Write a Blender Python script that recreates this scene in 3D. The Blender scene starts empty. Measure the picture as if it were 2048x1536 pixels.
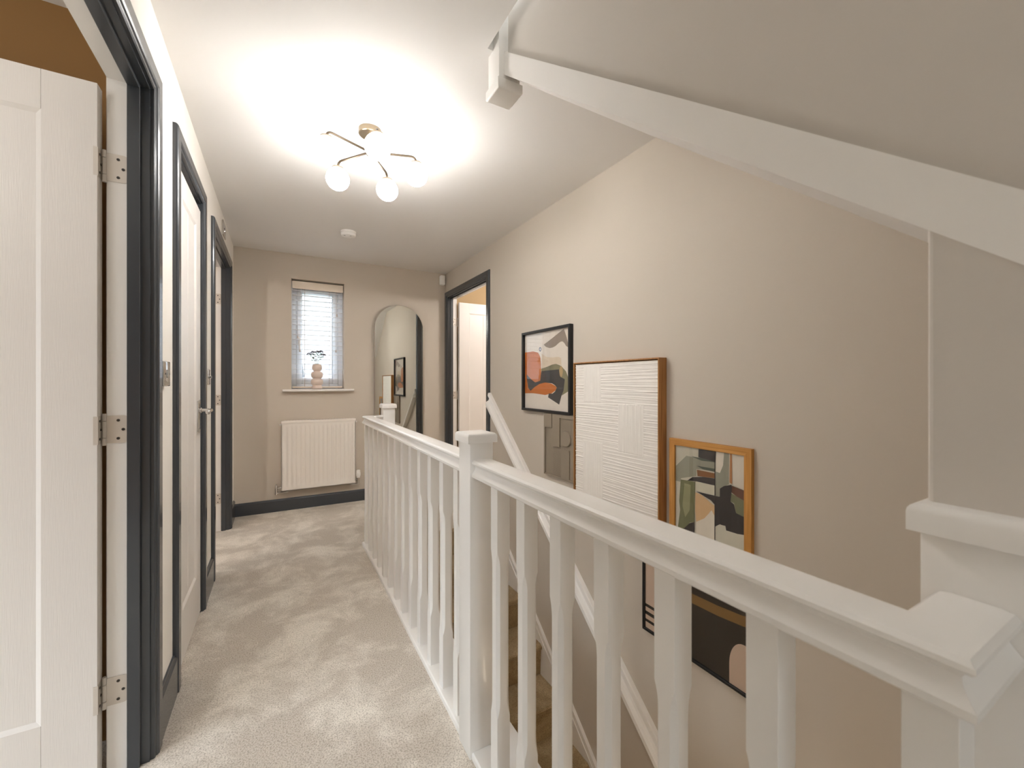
import bpy, bmesh, math, random
from mathutils import Vector, Matrix
random.seed(7)
S = bpy.context.scene
COL = S.collection
pi = math.pi

# ------------------------------------------------------------------ materials
def lin(c):
    return tuple((x / 255 / 12.92) if x / 255 <= .04045 else ((x / 255 + .055) / 1.055) ** 2.4 for x in c)

def mat(name, rgb, rough=.5, metal=0., bump=0., bscale=300., var=0., vscale=3., coat=0., spec=.5, stretch=None):
    m = bpy.data.materials.new(name); m.use_nodes = True
    nt = m.node_tree; N = nt.nodes; L = nt.links
    b = N['Principled BSDF']
    c = lin(rgb)
    b.inputs['Base Color'].default_value = (*c, 1)
    b.inputs['Roughness'].default_value = rough
    b.inputs['Metallic'].default_value = metal
    b.inputs['Specular IOR Level'].default_value = spec
    b.inputs['Coat Weight'].default_value = coat
    tc = N.new('ShaderNodeTexCoord'); src = tc.outputs['Object']
    if stretch:
        mp = N.new('ShaderNodeMapping'); mp.inputs['Scale'].default_value = stretch
        L.new(src, mp.inputs['Vector']); src = mp.outputs['Vector']
    if var > 0:
        n = N.new('ShaderNodeTexNoise'); n.inputs['Scale'].default_value = vscale; n.inputs['Detail'].default_value = 6
        L.new(src, n.inputs['Vector'])
        mx = N.new('ShaderNodeMix'); mx.data_type = 'RGBA'
        mx.inputs['A'].default_value = (*[x * (1 - var) for x in c], 1)
        mx.inputs['B'].default_value = (*[min(1, x * (1 + var)) for x in c], 1)
        L.new(n.outputs['Fac'], mx.inputs['Factor']); L.new(mx.outputs['Result'], b.inputs['Base Color'])
    if bump > 0:
        n2 = N.new('ShaderNodeTexNoise'); n2.inputs['Scale'].default_value = bscale; n2.inputs['Detail'].default_value = 3
        L.new(src, n2.inputs['Vector'])
        bp = N.new('ShaderNodeBump'); bp.inputs['Strength'].default_value = bump; bp.inputs['Distance'].default_value = .001
        L.new(n2.outputs['Fac'], bp.inputs['Height']); L.new(bp.outputs['Normal'], b.inputs['Normal'])
    return m

def carpet_mat(name, dark, light, deep):
    m = bpy.data.materials.new(name); m.use_nodes = True
    nt = m.node_tree; N = nt.nodes; L = nt.links; b = N['Principled BSDF']
    b.inputs['Roughness'].default_value = .95; b.inputs['Specular IOR Level'].default_value = .1
    b.inputs['Sheen Weight'].default_value = .15
    tc = N.new('ShaderNodeTexCoord')
    # brushed pile: soft-edged patches
    n1 = N.new('ShaderNodeTexNoise'); n1.inputs['Scale'].default_value = 3.6; n1.inputs['Detail'].default_value = 5; n1.inputs['Roughness'].default_value = .68; n1.inputs['Distortion'].default_value = .35
    L.new(tc.outputs['Object'], n1.inputs['Vector'])
    r1 = N.new('ShaderNodeValToRGB'); r1.color_ramp.elements[0].position = .44; r1.color_ramp.elements[1].position = .62
    r1.color_ramp.elements[0].color = (*lin(dark), 1); r1.color_ramp.elements[1].color = (*lin(light), 1)
    L.new(n1.outputs['Fac'], r1.inputs['Fac'])
    n2 = N.new('ShaderNodeTexNoise'); n2.inputs['Scale'].default_value = 190; n2.inputs['Detail'].default_value = 2
    L.new(tc.outputs['Object'], n2.inputs['Vector'])
    r2 = N.new('ShaderNodeValToRGB'); r2.color_ramp.elements[0].position = .33; r2.color_ramp.elements[1].position = .55
    r2.color_ramp.elements[0].color = (.62, .6, .57, 1); r2.color_ramp.elements[1].color = (1, 1, 1, 1)
    L.new(n2.outputs['Fac'], r2.inputs['Fac'])
    mx = N.new('ShaderNodeMix'); mx.data_type = 'RGBA'; mx.blend_type = 'MULTIPLY'; mx.inputs['Factor'].default_value = 1
    L.new(r1.outputs['Color'], mx.inputs['A']); L.new(r2.outputs['Color'], mx.inputs['B'])
    L.new(mx.outputs['Result'], b.inputs['Base Color'])
    bp = N.new('ShaderNodeBump'); bp.inputs['Strength'].default_value = .6; bp.inputs['Distance'].default_value = .004
    L.new(n2.outputs['Fac'], bp.inputs['Height']); L.new(bp.outputs['Normal'], b.inputs['Normal'])
    return m

def wood_mat(name, a, bcol, axis):
    m = bpy.data.materials.new(name); m.use_nodes = True
    nt = m.node_tree; N = nt.nodes; L = nt.links; b = N['Principled BSDF']
    b.inputs['Roughness'].default_value = .55
    tc = N.new('ShaderNodeTexCoord'); mp = N.new('ShaderNodeMapping')
    sc = [90, 90, 90]; sc[axis] = 5
    mp.inputs['Scale'].default_value = sc
    L.new(tc.outputs['Object'], mp.inputs['Vector'])
    n = N.new('ShaderNodeTexNoise'); n.inputs['Scale'].default_value = 1.; n.inputs['Detail'].default_value = 6; n.inputs['Distortion'].default_value = .6
    L.new(mp.outputs['Vector'], n.inputs['Vector'])
    r = N.new('ShaderNodeValToRGB'); r.color_ramp.elements[0].position = .3; r.color_ramp.elements[1].position = .7
    r.color_ramp.elements[0].color = (*lin(a), 1); r.color_ramp.elements[1].color = (*lin(bcol), 1)
    L.new(n.outputs['Fac'], r.inputs['Fac']); L.new(r.outputs['Color'], b.inputs['Base Color'])
    return m

def glass_mat(name, gloss_ior=1.45):
    m = bpy.data.materials.new(name); m.use_nodes = True
    nt = m.node_tree; N = nt.nodes; L = nt.links; N.clear()
    o = N.new('ShaderNodeOutputMaterial'); mx = N.new('ShaderNodeMixShader')
    t = N.new('ShaderNodeBsdfTransparent'); g = N.new('ShaderNodeBsdfGlossy'); g.inputs['Roughness'].default_value = .0
    # two-sided Schlick reflectance
    ge = N.new('ShaderNodeNewGeometry'); dt = N.new('ShaderNodeVectorMath'); dt.operation = 'DOT_PRODUCT'
    L.new(ge.outputs['Incoming'], dt.inputs[0]); L.new(ge.outputs['Normal'], dt.inputs[1])
    ab = N.new('ShaderNodeMath'); ab.operation = 'ABSOLUTE'; L.new(dt.outputs['Value'], ab.inputs[0])
    iv = N.new('ShaderNodeMath'); iv.operation = 'SUBTRACT'; iv.inputs[0].default_value = 1.; L.new(ab.outputs[0], iv.inputs[1])
    pw = N.new('ShaderNodeMath'); pw.operation = 'POWER'; pw.inputs[1].default_value = 5.; L.new(iv.outputs[0], pw.inputs[0])
    r0 = ((gloss_ior - 1) / (gloss_ior + 1)) ** 2
    f = N.new('ShaderNodeMath'); f.operation = 'MULTIPLY_ADD'; f.inputs[1].default_value = 1 - r0; f.inputs[2].default_value = r0
    L.new(pw.outputs[0], f.inputs[0]); L.new(f.outputs[0], mx.inputs['Fac']); L.new(t.outputs[0], mx.inputs[1]); L.new(g.outputs[0], mx.inputs[2])
    L.new(mx.outputs[0], o.inputs['Surface'])
    return m

def emit_mat(name, rgb, strength):
    m = bpy.data.materials.new(name); m.use_nodes = True
    nt = m.node_tree; N = nt.nodes; L = nt.links; N.clear()
    o = N.new('ShaderNodeOutputMaterial'); e = N.new('ShaderNodeEmission')
    e.inputs['Color'].default_value = (*rgb, 1)
    # glow cut on upward-facing parts, shaped to weaken the hot spot on the ceiling
    ge = N.new('ShaderNodeNewGeometry'); sp_ = N.new('ShaderNodeSeparateXYZ'); L.new(ge.outputs['Normal'], sp_.inputs[0])
    mr = N.new('ShaderNodeMapRange'); mr.inputs['From Min'].default_value = -.1; mr.inputs['From Max'].default_value = .85
    mr.inputs['To Min'].default_value = strength; mr.inputs['To Max'].default_value = strength * .12
    L.new(sp_.outputs['Z'], mr.inputs['Value']); L.new(mr.outputs['Result'], e.inputs['Strength'])
    L.new(e.outputs[0], o.inputs['Surface'])
    return m

LAMP = 30.0
M = dict(
    cream=mat('cream_wall_paint', (240, 235, 227), .85, bump=.12, bscale=220, var=.015, vscale=2),
    taupe=mat('taupe_wall_paint', (201, 191, 178), .85, bump=.12, bscale=220, var=.015, vscale=2),
    white_wall=mat('white_stair_wall_paint', (212, 205, 197), .8, bump=.15, bscale=160, var=.015, vscale=2),
    ceil=mat('ceiling_paint', (231, 228, 225), .9, bump=.08, bscale=200, var=.01, vscale=2),
    tan=mat('tan_wall_paint', (200, 174, 136), .85, bump=.1, bscale=200, var=.02),
    brown=mat('brown_wall_paint', (140, 104, 60), .85, bump=.1, bscale=200, var=.02),
    gloss=mat('white_satinwood', (242, 239, 235), .28, bump=.05, bscale=60, var=.01, vscale=8, coat=.15),
    doorw=mat('white_door_paint', (234, 229, 224), .38, bump=.35, bscale=1., var=.012, vscale=1, stretch=(700, 700, 18)),
    dark=mat('slate_grey_gloss', (60, 64, 69), .26, bump=.04, bscale=80, var=.04, vscale=6, coat=.25),
    chrome=mat('polished_chrome', (215, 212, 208), .08, 1., var=.01),
    arm=mat('dark_brushed_nickel', (84, 73, 60), .34, .85, bump=.05, bscale=400, var=.04, vscale=40),
    nickel=mat('brushed_nickel', (150, 136, 116), .30, 1., bump=.05, bscale=400, var=.03, vscale=40),
    hinge=mat('painted_hinge_plate', (214, 206, 196), .35, .25, var=.02, vscale=30),
    black=mat('black_frame_paint', (22, 22, 24), .42, bump=.06, bscale=200, var=.1, vscale=20),
    screw=mat('dark_screw_head', (62, 58, 55), .4, .6, var=.1, vscale=40),
    rad=mat('radiator_enamel', (238, 232, 224), .32, var=.008, vscale=4, coat=.2),
    plastic=mat('white_plastic', (240, 238, 234), .4, var=.01, vscale=6),
    greyplastic=mat('grey_plastic', (95, 96, 98), .45, var=.05, vscale=20),
    plaster=mat('textured_white_plaster', (242, 237, 230), .9, bump=.25, bscale=180, var=.03, vscale=30),
    relief=mat('taupe_cast_relief', (146, 134, 118), .85, bump=.35, bscale=260, var=.05, vscale=25),
    upvc=mat('white_upvc', (236, 240, 246), .35, var=.006, vscale=4),
    slat=mat('white_blind_slat', (238, 238, 240), .45, var=.01, vscale=8),
    valance=mat('cream_blind_valance', (236, 224, 208), .45, var=.012, vscale=8),
    cord=mat('pale_cord', (208, 198, 192), .8, var=.03, vscale=30),
    vase=mat('pinkish_white_ceramic', (222, 205, 194), .35, var=.015, vscale=12, coat=.2),
    bloom=mat('grey_purple_bloom', (92, 84, 92), .8, var=.25, vscale=70),
    leaf=mat('green_leaf', (70, 122, 84), .6, var=.25, vscale=40),
    bud=mat('brown_green_bud', (112, 96, 70), .7, var=.25, vscale=50),
    mframe=mat('pale_metal_edge', (200, 190, 178), .3, 1., var=.02),
    mirror=mat('mirror_silver', (238, 240, 236), .0, 1., var=.002),
    oak_y=wood_mat('oak_wood_across', (176, 120, 52), (206, 152, 82), 1),
    oak_z=wood_mat('oak_wood_upright', (176, 120, 52), (206, 152, 82), 2),
    oakside=wood_mat('oak_tray_frame', (150, 100, 52), (190, 138, 84), 2),
    glass=glass_mat('picture_glass'), wglass=glass_mat('window_glass', 1.35),
    globe=emit_mat('lit_opal_globe', (1.0, .975, .945), LAMP),
    carpet=carpet_mat('grey_beige_carpet', (197, 187, 174), (229, 221, 209), 0),
    stair_carpet=carpet_mat('warm_light_tinted_carpet', (158, 134, 98), (184, 162, 126), 0),  # same carpet as the landing, with warm stairwell light put into its colour
    shadowgap=mat('dark_void_board', (50, 46, 44), .9, var=.1),
    roof=mat('grey_roof_tile', (66, 66, 70), .8, var=.2, vscale=4), brick=mat('pale_render', (90, 86, 84), .9, var=.1),
    bark=mat('pale_bark', (62, 60, 62), .9, var=.2), grass=mat('lawn_green', (60, 66, 56), .95, var=.25, vscale=1),
)
def art(rgb): 
    k = 'paint_%02x%02x%02x' % rgb
    return bpy.data.materials.get(k) or mat(k, rgb, .75, bump=.1, bscale=150, var=.05, vscale=30)

# ------------------------------------------------------------------ mesh helpers
class B:
    """collects geometry of one part"""
    def __init__(s): s.v = []; s.f = []; s.mi = []; s.sm = []
    def add(s, vs, fs, mi=0, smooth=False):
        o = len(s.v); s.v += [tuple(p) for p in vs]
        for f in fs: s.f.append([i + o for i in f]); s.mi.append(mi); s.sm.append(smooth)
        return s
    def box(s, x0, x1, y0, y1, z0, z1, bev=0., mi=0, seg=2):
        if bev <= 0:
            vs = [(x, y, z) for z in (z0, z1) for y in (y0, y1) for x in (x0, x1)]
            return s.add(vs, [(0, 2, 3, 1), (4, 5, 7, 6), (0, 1, 5, 4), (2, 6, 7, 3), (0, 4, 6, 2), (1, 3, 7, 5)], mi)
        bm = bmesh.new(); bmesh.ops.create_cube(bm, size=1)
        for v in bm.verts: v.co = Vector(((x0 + x1) / 2 + v.co.x * (x1 - x0), (y0 + y1) / 2 + v.co.y * (y1 - y0), (z0 + z1) / 2 + v.co.z * (z1 - z0)))
        bmesh.ops.bevel(bm, geom=bm.edges[:], offset=bev, segments=seg, profile=.5, affect='EDGES')
        return s.bm(bm, mi, seg > 1)
    def bm(s, bm, mi=0, smooth=False):
        bm.verts.index_update()
        s.add([v.co[:] for v in bm.verts], [[v.index for v in f.verts] for f in bm.faces], mi, smooth); bm.free(); return s
    def prism(s, poly, axis, a0, a1, mi=0):
        """poly: list of 2-D points in the two other axes (in x,y,z order)"""
        n = len(poly)
        def P(p, a):
            q = list(p); q.insert(axis, a); return q
        vs = [P(p, a0) for p in poly] + [P(p, a1) for p in poly]
        fs = [list(range(n)), list(range(n, 2 * n))] + [(i, (i + 1) % n, n + (i + 1) % n, n + i) for i in range(n)]
        return s.add(vs, fs, mi)
    def tube(s, path, r, n=12, mi=0, caps=True):
        pts = [Vector(p) for p in path]; rings = []
        up = None
        for i, p in enumerate(pts):
            t = (pts[min(i + 1, len(pts) - 1)] - pts[max(i - 1, 0)]).normalized()
            if up is None:
                up = Vector((0, 0, 1)) if abs(t.z) < .9 else Vector((1, 0, 0))
            a = (up - t * up.dot(t)).normalized(); b = t.cross(a); up = a
            rr = r[i] if isinstance(r, (list, tuple)) else r
            rings.append([p + (a * math.cos(2 * pi * k / n) + b * math.sin(2 * pi * k / n)) * rr for k in range(n)])
        vs = [q for ring in rings for q in ring]; fs = []
        for i in range(len(pts) - 1):
            for k in range(n):
                fs.append((i * n + k, i * n + (k + 1) % n, (i + 1) * n + (k + 1) % n, (i + 1) * n + k))
        s.add(vs, fs, mi, True)
        if caps:
            s.add(rings[0], [list(range(n))], mi); s.add(rings[-1], [list(range(n))], mi)
        return s
    def lathe(s, prof, c, n=32, mi=0, axis=2, smooth=True):
        """prof: (radius, height) pairs, about an axis through c"""
        vs = []
        for (r, h) in prof:
            for k in range(n):
                a = 2 * pi * k / n
                p = [r * math.cos(a), r * math.sin(a)]; p.insert(axis, h)
                vs.append((c[0] + p[0], c[1] + p[1], c[2] + p[2]))
        fs = []
        for i in range(len(prof) - 1):
            for k in range(n):
                fs.append((i * n + k, i * n + (k + 1) % n, (i + 1) * n + (k + 1) % n, (i + 1) * n + k))
        s.add(vs, fs, mi, smooth)
        m = len(prof) - 1
        if prof[0][0] > 1e-6: s.add(vs[:n], [list(range(n))], mi)
        if prof[-1][0] > 1e-6: s.add(vs[m * n:], [list(range(n))], mi)
        return s
    def sphere(s, c, r, n=16, mi=0, sz=1.):
        m = n // 2
        return s.lathe([(r * math.sin(pi * i / m) if 0 < i < m else 1e-5, -r * sz * math.cos(pi * i / m)) for i in range(m + 1)], c, n, mi)
    def sweep(s, path, prof, mi=0, smooth=False, closed_path=False):
        """path in the xy plane; prof = (offset to the left of travel, z), closed loop, mitred corners"""
        P = [Vector((p[0], p[1])) for p in path]; n = len(P); m = len(prof); vs = []
        for i in range(n):
            d0 = (P[i] - P[i - 1]).normalized() if i > 0 else None
            d1 = (P[i + 1] - P[i]).normalized() if i < n - 1 else None
            d0 = d0 or d1; d1 = d1 or d0
            n0 = Vector((-d0.y, d0.x)); n1 = Vector((-d1.y, d1.x))
            b = (n0 + n1) / (1 + n0.dot(n1))
            for (o, z) in prof: vs.append((P[i].x + b.x * o, P[i].y + b.y * o, z))
        fs = [(i * m + k, i * m + (k + 1) % m, (i + 1) * m + (k + 1) % m, (i + 1) * m + k) for i in range(n - 1) for k in range(m)]
        s.add(vs, fs, mi, smooth)
        s.add(vs[:m], [list(range(m))], mi); s.add(vs[-m:], [list(range(m))], mi)
        return s

ORG = {}
def fin(name, b, mats, parent=None, angle=35):
    me = bpy.data.meshes.new(name)
    o0 = ORG.get(parent.name, Vector((0, 0, 0))) if parent else Vector((0, 0, 0))
    me.from_pydata([tuple(Vector(p) - o0) for p in b.v], [], b.f)
    if not isinstance(mats, (list, tuple)): mats = [mats]
    for m in mats: me.materials.append(m)
    me.polygons.foreach_set('material_index', b.mi); me.polygons.foreach_set('use_smooth', b.sm)
    bm = bmesh.new(); bm.from_mesh(me)
    bmesh.ops.remove_doubles(bm, verts=bm.verts[:], dist=1e-6)
    bmesh.ops.recalc_face_normals(bm, faces=bm.faces[:])
    for e in bm.edges:
        if len(e.link_faces) == 2 and e.calc_face_angle(0) > math.radians(angle): e.smooth = False
    bm.to_mesh(me); bm.free(); me.update()
    o = bpy.data.objects.new(name, me); COL.objects.link(o)
    if parent: o.parent = parent; ORG[o.name] = o0
    return o

def empty(name, loc):
    o = bpy.data.objects.new(name, None); COL.objects.link(o); o.location = loc
    o.empty_display_size = .05; ORG[o.name] = Vector(loc); return o
def tag(o, label, cat, group=None, kind=None):
    o['label'] = label; o['category'] = cat
    if group: o['group'] = group
    if kind: o['kind'] = kind
    return o
def thing(name, loc, label, cat, group=None, kind=None): return tag(empty(name, loc), label, cat, group, kind)
def struct(name, b, m, label, cat): return tag(fin(name, b, m), label, cat, kind='structure')

def wall_boxes(b, axis, t0, t1, a0, a1, z0, z1, holes):
    """wall slab normal to axis (0 = x, 1 = y) with rectangular holes (a,a,z,z)"""
    A = sorted({a0, a1, *[h[0] for h in holes], *[h[1] for h in holes]}); Z = sorted({z0, z1, *[h[2] for h in holes], *[h[3] for h in holes]})
    A = [a for a in A if a0 <= a <= a1]; Z = [z for z in Z if z0 <= z <= z1]
    for i in range(len(A) - 1):
        j = 0
        while j < len(Z) - 1:
            def solid(j): return not any(h[0] <= (A[i] + A[i + 1]) / 2 <= h[1] and h[2] <= (Z[j] + Z[j + 1]) / 2 <= h[3] for h in holes)
            if not solid(j): j += 1; continue
            k = j
            while k + 1 < len(Z) - 1 and solid(k + 1): k += 1
            if axis == 0: b.box(t0, t1, A[i], A[i + 1], Z[j], Z[k + 1])
            else: b.box(A[i], A[i + 1], t0, t1, Z[j], Z[k + 1])
            j = k + 1
    return b

# ------------------------------------------------------------------ dimensions
XL, XR, YF, H = -.355, 1.62, 4.41, 2.40
ZC = 2.115                                   # clear head height of the door linings
D1 = (.825, 1.695); D2 = (2.085, 2.665); D3 = (3.105, 4.05); D4 = (3.352, 4.318)
XS = .70                                     # stringer face
def soff(y): return 1.383 + .82 * (y - .198)
def stop_(y): return 1.40 + .822 * (y - .12)

# ------------------------------------------------------------------ room shell
b = B(); L = .032
wall_boxes(b, 0, -.465, XL, -2.4, YF, -.2, 2.6, [(D1[0] - L, D1[1] + L, -.02, ZC + L), (D2[0] - L, D2[1] + L, -.02, ZC + L), (D3[0] - L, D3[1] + L, -.02, ZC + L)])
struct('wall_left', b, M['cream'], 'cream painted wall with three dark framed doorways along the landing', 'wall')
b = B()
wall_boxes(b, 0, XR, 1.73, -2.4, YF, -2.9, 2.75, [(D4[0] - L, D4[1] + L, -.02, ZC + L)])
struct('wall_right', b, M['taupe'], 'tall taupe wall above the stairs hung with five artworks', 'wall')
W1 = (.100, .563, 1.128, 2.17)
b = B()
wall_boxes(b, 1, YF, 4.65, -3.3, 4.1, -2.9, 2.6, [W1])
struct('wall_far', b, M['taupe'], 'taupe end wall with the small window, radiator and arched mirror', 'wall')
b = B()
W2 = (-.2, .55, .8, 2.0); W3 = (-2.1, -1.2, 1.3, 2.15)
wall_boxes(b, 1, -2.5, -2.4, -3.3, 4.1, -2.9, 2.75, [W2])
struct('wall_back', b, M['cream'], 'cream wall behind the camera with a window', 'wall')
b = B()
W4 = (-1.4, 1.6, .8, 2.3); W5 = (2.9, 3.8, 1.1, 2.1)  # unseen openings added to send fill light through the left doorways
wall_boxes(b, 0, -3.4, -3.3, -2.5, 4.62, -.2, 2.6, [W4, W5]); b.box(4.0, 4.1, -2.5, 4.62, -2.9, 2.75)
struct('wall_outer', b, M['cream'], 'outer side walls of the neighbouring rooms', 'wall')
b = B()
b.box(-3.3, -.466, 1.87, 1.97, -.19, 2.4)
struct('wall_bedroom_left', b, M['brown'], 'brown wall in the room behind the nearest open door', 'wall')
b = B(); wall_boxes(b, 1, -1.7, -1.6, -3.3, -.466, -.19, 2.4, [W3])
struct('wall_bedroom_near', b, M['brown'], 'brown window wall of the left room, behind the camera', 'wall')
b = B(); b.box(1.731, 4.0, 4.385, 4.409, 0, 2.4); b.box(1.731, 4.0, 1.9, 2.0, -.19, 2.4)
struct('wall_bedroom_right', b, M['tan'], 'tan wall of the room seen above the far right open door', 'wall')
b = B()
b.box(-.47, .60, -2.4, YF, -.2, 0); b.box(.60, XR, 3.195, YF, -.2, 0); b.box(.60, XR, -2.4, -1.2, -.2, 0)
b.box(-3.3, -.47, -2.4, YF, -.2, -.001); b.box(1.632, 4.0, 2.0, YF, -.2, -.001)
struct('floor', b, M['carpet'], 'grey beige carpet of the landing with brushed lighter patches', 'carpet')
b = B()
b.box(-3.3, .657, -2.4, YF, H, 2.6); b.box(.657, 4.0, 1.352, YF, H, 2.6)
struct('ceiling', b, M['ceil'], 'white landing ceiling with a cut out edge beside the upper stairs', 'ceiling')
b = B(); b.box(.60, XR + .11, -2.4, 1.36, 2.72, 2.75)  # unseen cap added to keep the slot light-tight
struct('upper_light_seal', b, M['ceil'], 'unseen slab closing the slot above the upper stairs against light', 'ceiling')
# panel closing the upper flight, spandrel below it
b = B()
b.prism([(-1.45, soff(-1.45) + .03), (1.31, soff(1.31) + .03), (1.31, 2.72), (-1.45, 2.72)], 0, XS + .016, XS + .06)
struct('wall_stair_panel', b, M['white_wall'], 'off white panel above the sloping stringer of the upper stairs', 'wall')
b = B()
bm = bmesh.new()
pl = [(-1.45, -.2), (.198, -.2), (.198, soff(.198)), (-1.45, soff(-1.45))]
v0 = [bm.verts.new((XS + .002, y, z)) for y, z in pl]; v1 = [bm.verts.new((XS + .09, y, z)) for y, z in pl]
bm.faces.new(v0); bm.faces.new(v1)
for i in range(4): bm.faces.new((v0[i], v0[(i + 1) % 4], v1[(i + 1) % 4], v1[i]))
ed = [e for e in bm.edges if all(abs(v.co.y - .198) < 1e-5 and v.co.x < XS + .01 for v in e.verts)]
bmesh.ops.bevel(bm, geom=ed, offset=.006, segments=3, profile=.5, affect='EDGES')
b.bm(bm)
struct('wall_spandrel', b, M['white_wall'], 'off white wall under the foot of the upper stairs beside the near newel', 'wall')
b = B()
b.box(.60, .695, .198, 3.195, -2.9, -.2); b.box(.695, XR, -.35, -.25, -2.9, soff(-.3)); b.box(.60, .79, -.35, .198, -2.9, -.2)
struct('wall_stairwell', b, M['cream'], 'cream wall below landing level beside the descending stairs', 'wall')
b = B(); b.box(.5, XR + .2, -.5, YF, -2.9, -2.78)
struct('floor_lower', b, M['carpet'], 'floor at the bottom of the descending stairs', 'floor')
# landing edge capping
b = B(); b.box(.6, XS, .20, 3.119, -.22, .016, .004)
struct('trim_1', b, M['gloss'], 'white capping board along the stairwell edge of the landing', 'trim')
# baseboards
def skirt(b, pts, h, t=.016):
    b.sweep(pts, [(0, 0), (t, 0), (t, h - .014), (t - .004, h - .008), (t * .5, h - .003), (t * .45, h), (0, h)])
b = B(); skirt(b, [(XR, YF), (XL, YF)], .112)
struct('baseboard_far', b, M['dark'], 'slate grey skirting board along the end wall under the radiator', 'skirting')
b = B()
for a0, a1 in ((D1[1] + .069, D2[0] - .071), (D2[1] + .065, D3[0] - .069), (D3[1] + .069, YF - .017), (-2.39, D1[0] - .075)):
    skirt(b, [(XL, a1), (XL, a0)], .15)
struct('baseboard_left', b, M['dark'], 'slate grey skirting board pieces between the left doorways', 'skirting')

# ------------------------------------------------------------------ doors
ARCH = [(0, 0), (0, .009), (.004, .012), (.011, .0125), (.014, .016), (.02, .019), (.058, .019), (.063, .015), (.065, .010), (.065, 0)]
def architrave(b, xw, s, y0, y1, zt, r=.007):
    """s = +1: face looks towards +x"""
    m = len(ARCH); vs = []
    for w, d in ARCH:
        x = xw + s * d
        vs.append([(x, y0 - r - w, 0), (x, y0 - r - w, zt + r + w), (x, y1 + r + w, zt + r + w), (x, y1 + r + w, 0)])
    pts = [p for q in vs for p in q]
    fs = [(k * 4 + i, k * 4 + i + 1, (k + 1) * 4 + i + 1, (k + 1) * 4 + i) for k in range(m - 1) for i in range(3)]
    fs += [(i, i + 1, (m - 1) * 4 + i + 1, (m - 1) * 4 + i) for i in range(3)]
    fs += [[k * 4 for k in range(m)], [k * 4 + 3 for k in range(m)]]
    b.add(pts, fs)

def lining(b, xa, xb, y0, y1, zt, t=.030):
    b.box(min(xa, xb), max(xa, xb), y0 - t, y0, 0, zt + t); b.box(min(xa, xb), max(xa, xb), y1, y1 + t, 0, zt + t)
    b.box(min(xa, xb), max(xa, xb), y0, y1, zt, zt + t)

def stops(b, xa, xb, y0, y1, zt, t=.012):
    x0, x1 = min(xa, xb), max(xa, xb)
    b.box(x0, x1, y0, y0 + t, 0, zt, .0015, seg=1); b.box(x0, x1, y1 - t, y1, 0, zt, .0015, seg=1); b.box(x0, x1, y0 + t, y1 - t, zt - t, zt, .0015, seg=1)

def build_leaf(b, f, w, h=2.062, th=.040, st=.116, zlo=.214, zhi=1.95, planks=4, rec=.007):
    """f maps (u, n, z) to world"""
    def hexa(u0, u1, n0, n1, z0, z1, ch=0.):
        vs = [f(u, n, z) for z in (z0, z1) for n in (n0, n1) for u in (u0, u1)]
        b.add(vs, [(0, 2, 3, 1), (4, 5, 7, 6), (0, 1, 5, 4), (2, 6, 7, 3), (0, 4, 6, 2), (1, 3, 7, 5)])
    g = .0007
    hexa(0, st, 0, th, 0, h); hexa(w - st, w, 0, th, 0, h)
    hexa(st + g, w - st - g, 0, th, 0, zlo); hexa(st + g, w - st - g, 0, th, zhi, h)
    for side in (0, 1):
        n0 = 0 if side == 0 else th; sg = 1 if side == 0 else -1
        c = .012
        # moulded border
        o = [(st, zlo), (w - st, zlo), (w - st, zhi), (st, zhi)]; i_ = [(st + c, zlo + c), (w - st - c, zlo + c), (w - st - c, zhi - c), (st + c, zhi - c)]
        for k in range(4):
            a, d = o[k], o[(k + 1) % 4]; a2, d2 = i_[k], i_[(k + 1) % 4]
            b.add([f(a[0], n0, a[1]), f(d[0], n0, d[1]), f(d2[0], n0 + sg * rec, d2[1]), f(a2[0], n0 + sg * rec, a2[1])], [(0, 1, 2, 3)])
        pw = (w - 2 * st - 2 * c) / planks; v = .004
        for k in range(planks):
            u0 = st + c + k * pw; u1 = u0 + pw
            e0 = v if k > 0 else 0; e1 = v if k < planks - 1 else 0
            z0, z1 = zlo + c, zhi - c; n1 = n0 + sg * rec; nd = n0 + sg * (rec + .004)
            prof = [(u0, nd if e0 else n1), (u0 + e0, n1), (u1 - e1, n1), (u1, nd if e1 else n1)]
            vs = [f(u, n, z) for z in (z0, z1) for u, n in prof]
            b.add(vs, [(0, 1, 5, 4), (1, 2, 6, 5), (2, 3, 7, 6)])
    hexa(st, w - st, rec + .006, th - rec - .006, zlo, zhi)

def hinge(parent, f, zc, screws_on=True, edge_plate=True, hw=.05):
    """f(u, n, z): u = along the lining plane away from the leaf edge, n = out of the lining plane"""
    b = B(); hh = .042; r = .010
    # plate with rounded outer corners
    pl = [(0, -hh), (hw - r, -hh)] + [(hw - r + r * math.sin(t), -hh + r - r * math.cos(t)) for t in (pi / 6, pi / 3, pi / 2)]
    pl += [(hw - r + r * math.cos(t), hh - r + r * math.sin(t)) for t in (0, pi / 6, pi / 3, pi / 2)] + [(0, hh)]
    n = len(pl)
    vs = [f(u, 0, zc + z) for u, z in pl] + [f(u, .0022, zc + z) for u, z in pl]
    b.add(vs, [list(range(n)), list(range(n, 2 * n))] + [(i, (i + 1) % n, n + (i + 1) % n, n + i) for i in range(n)])
    # knuckles
    for k, (za, zb) in enumerate(((-.048, -.026), (-.0245, .0245), (.026, .048))):
        p0 = Vector(f(-.004, .002, zc + za)); p1 = Vector(f(-.004, .002, zc + zb))
        b.tube([p0, p1], .0055, 10)
    o = fin('hinge', b, M['hinge'], parent)
    for (u, z) in ((hw * .55, .027), (hw * .78, -.001), (hw * .55, -.028)):
        s = B(); c = Vector(f(u, .0022, zc + z)); c2 = Vector(f(u, .0034, zc + z))
        s.tube([c, c2], .0042, 10)
        fin('screw', s, M['screw'], o)
    return o

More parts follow.
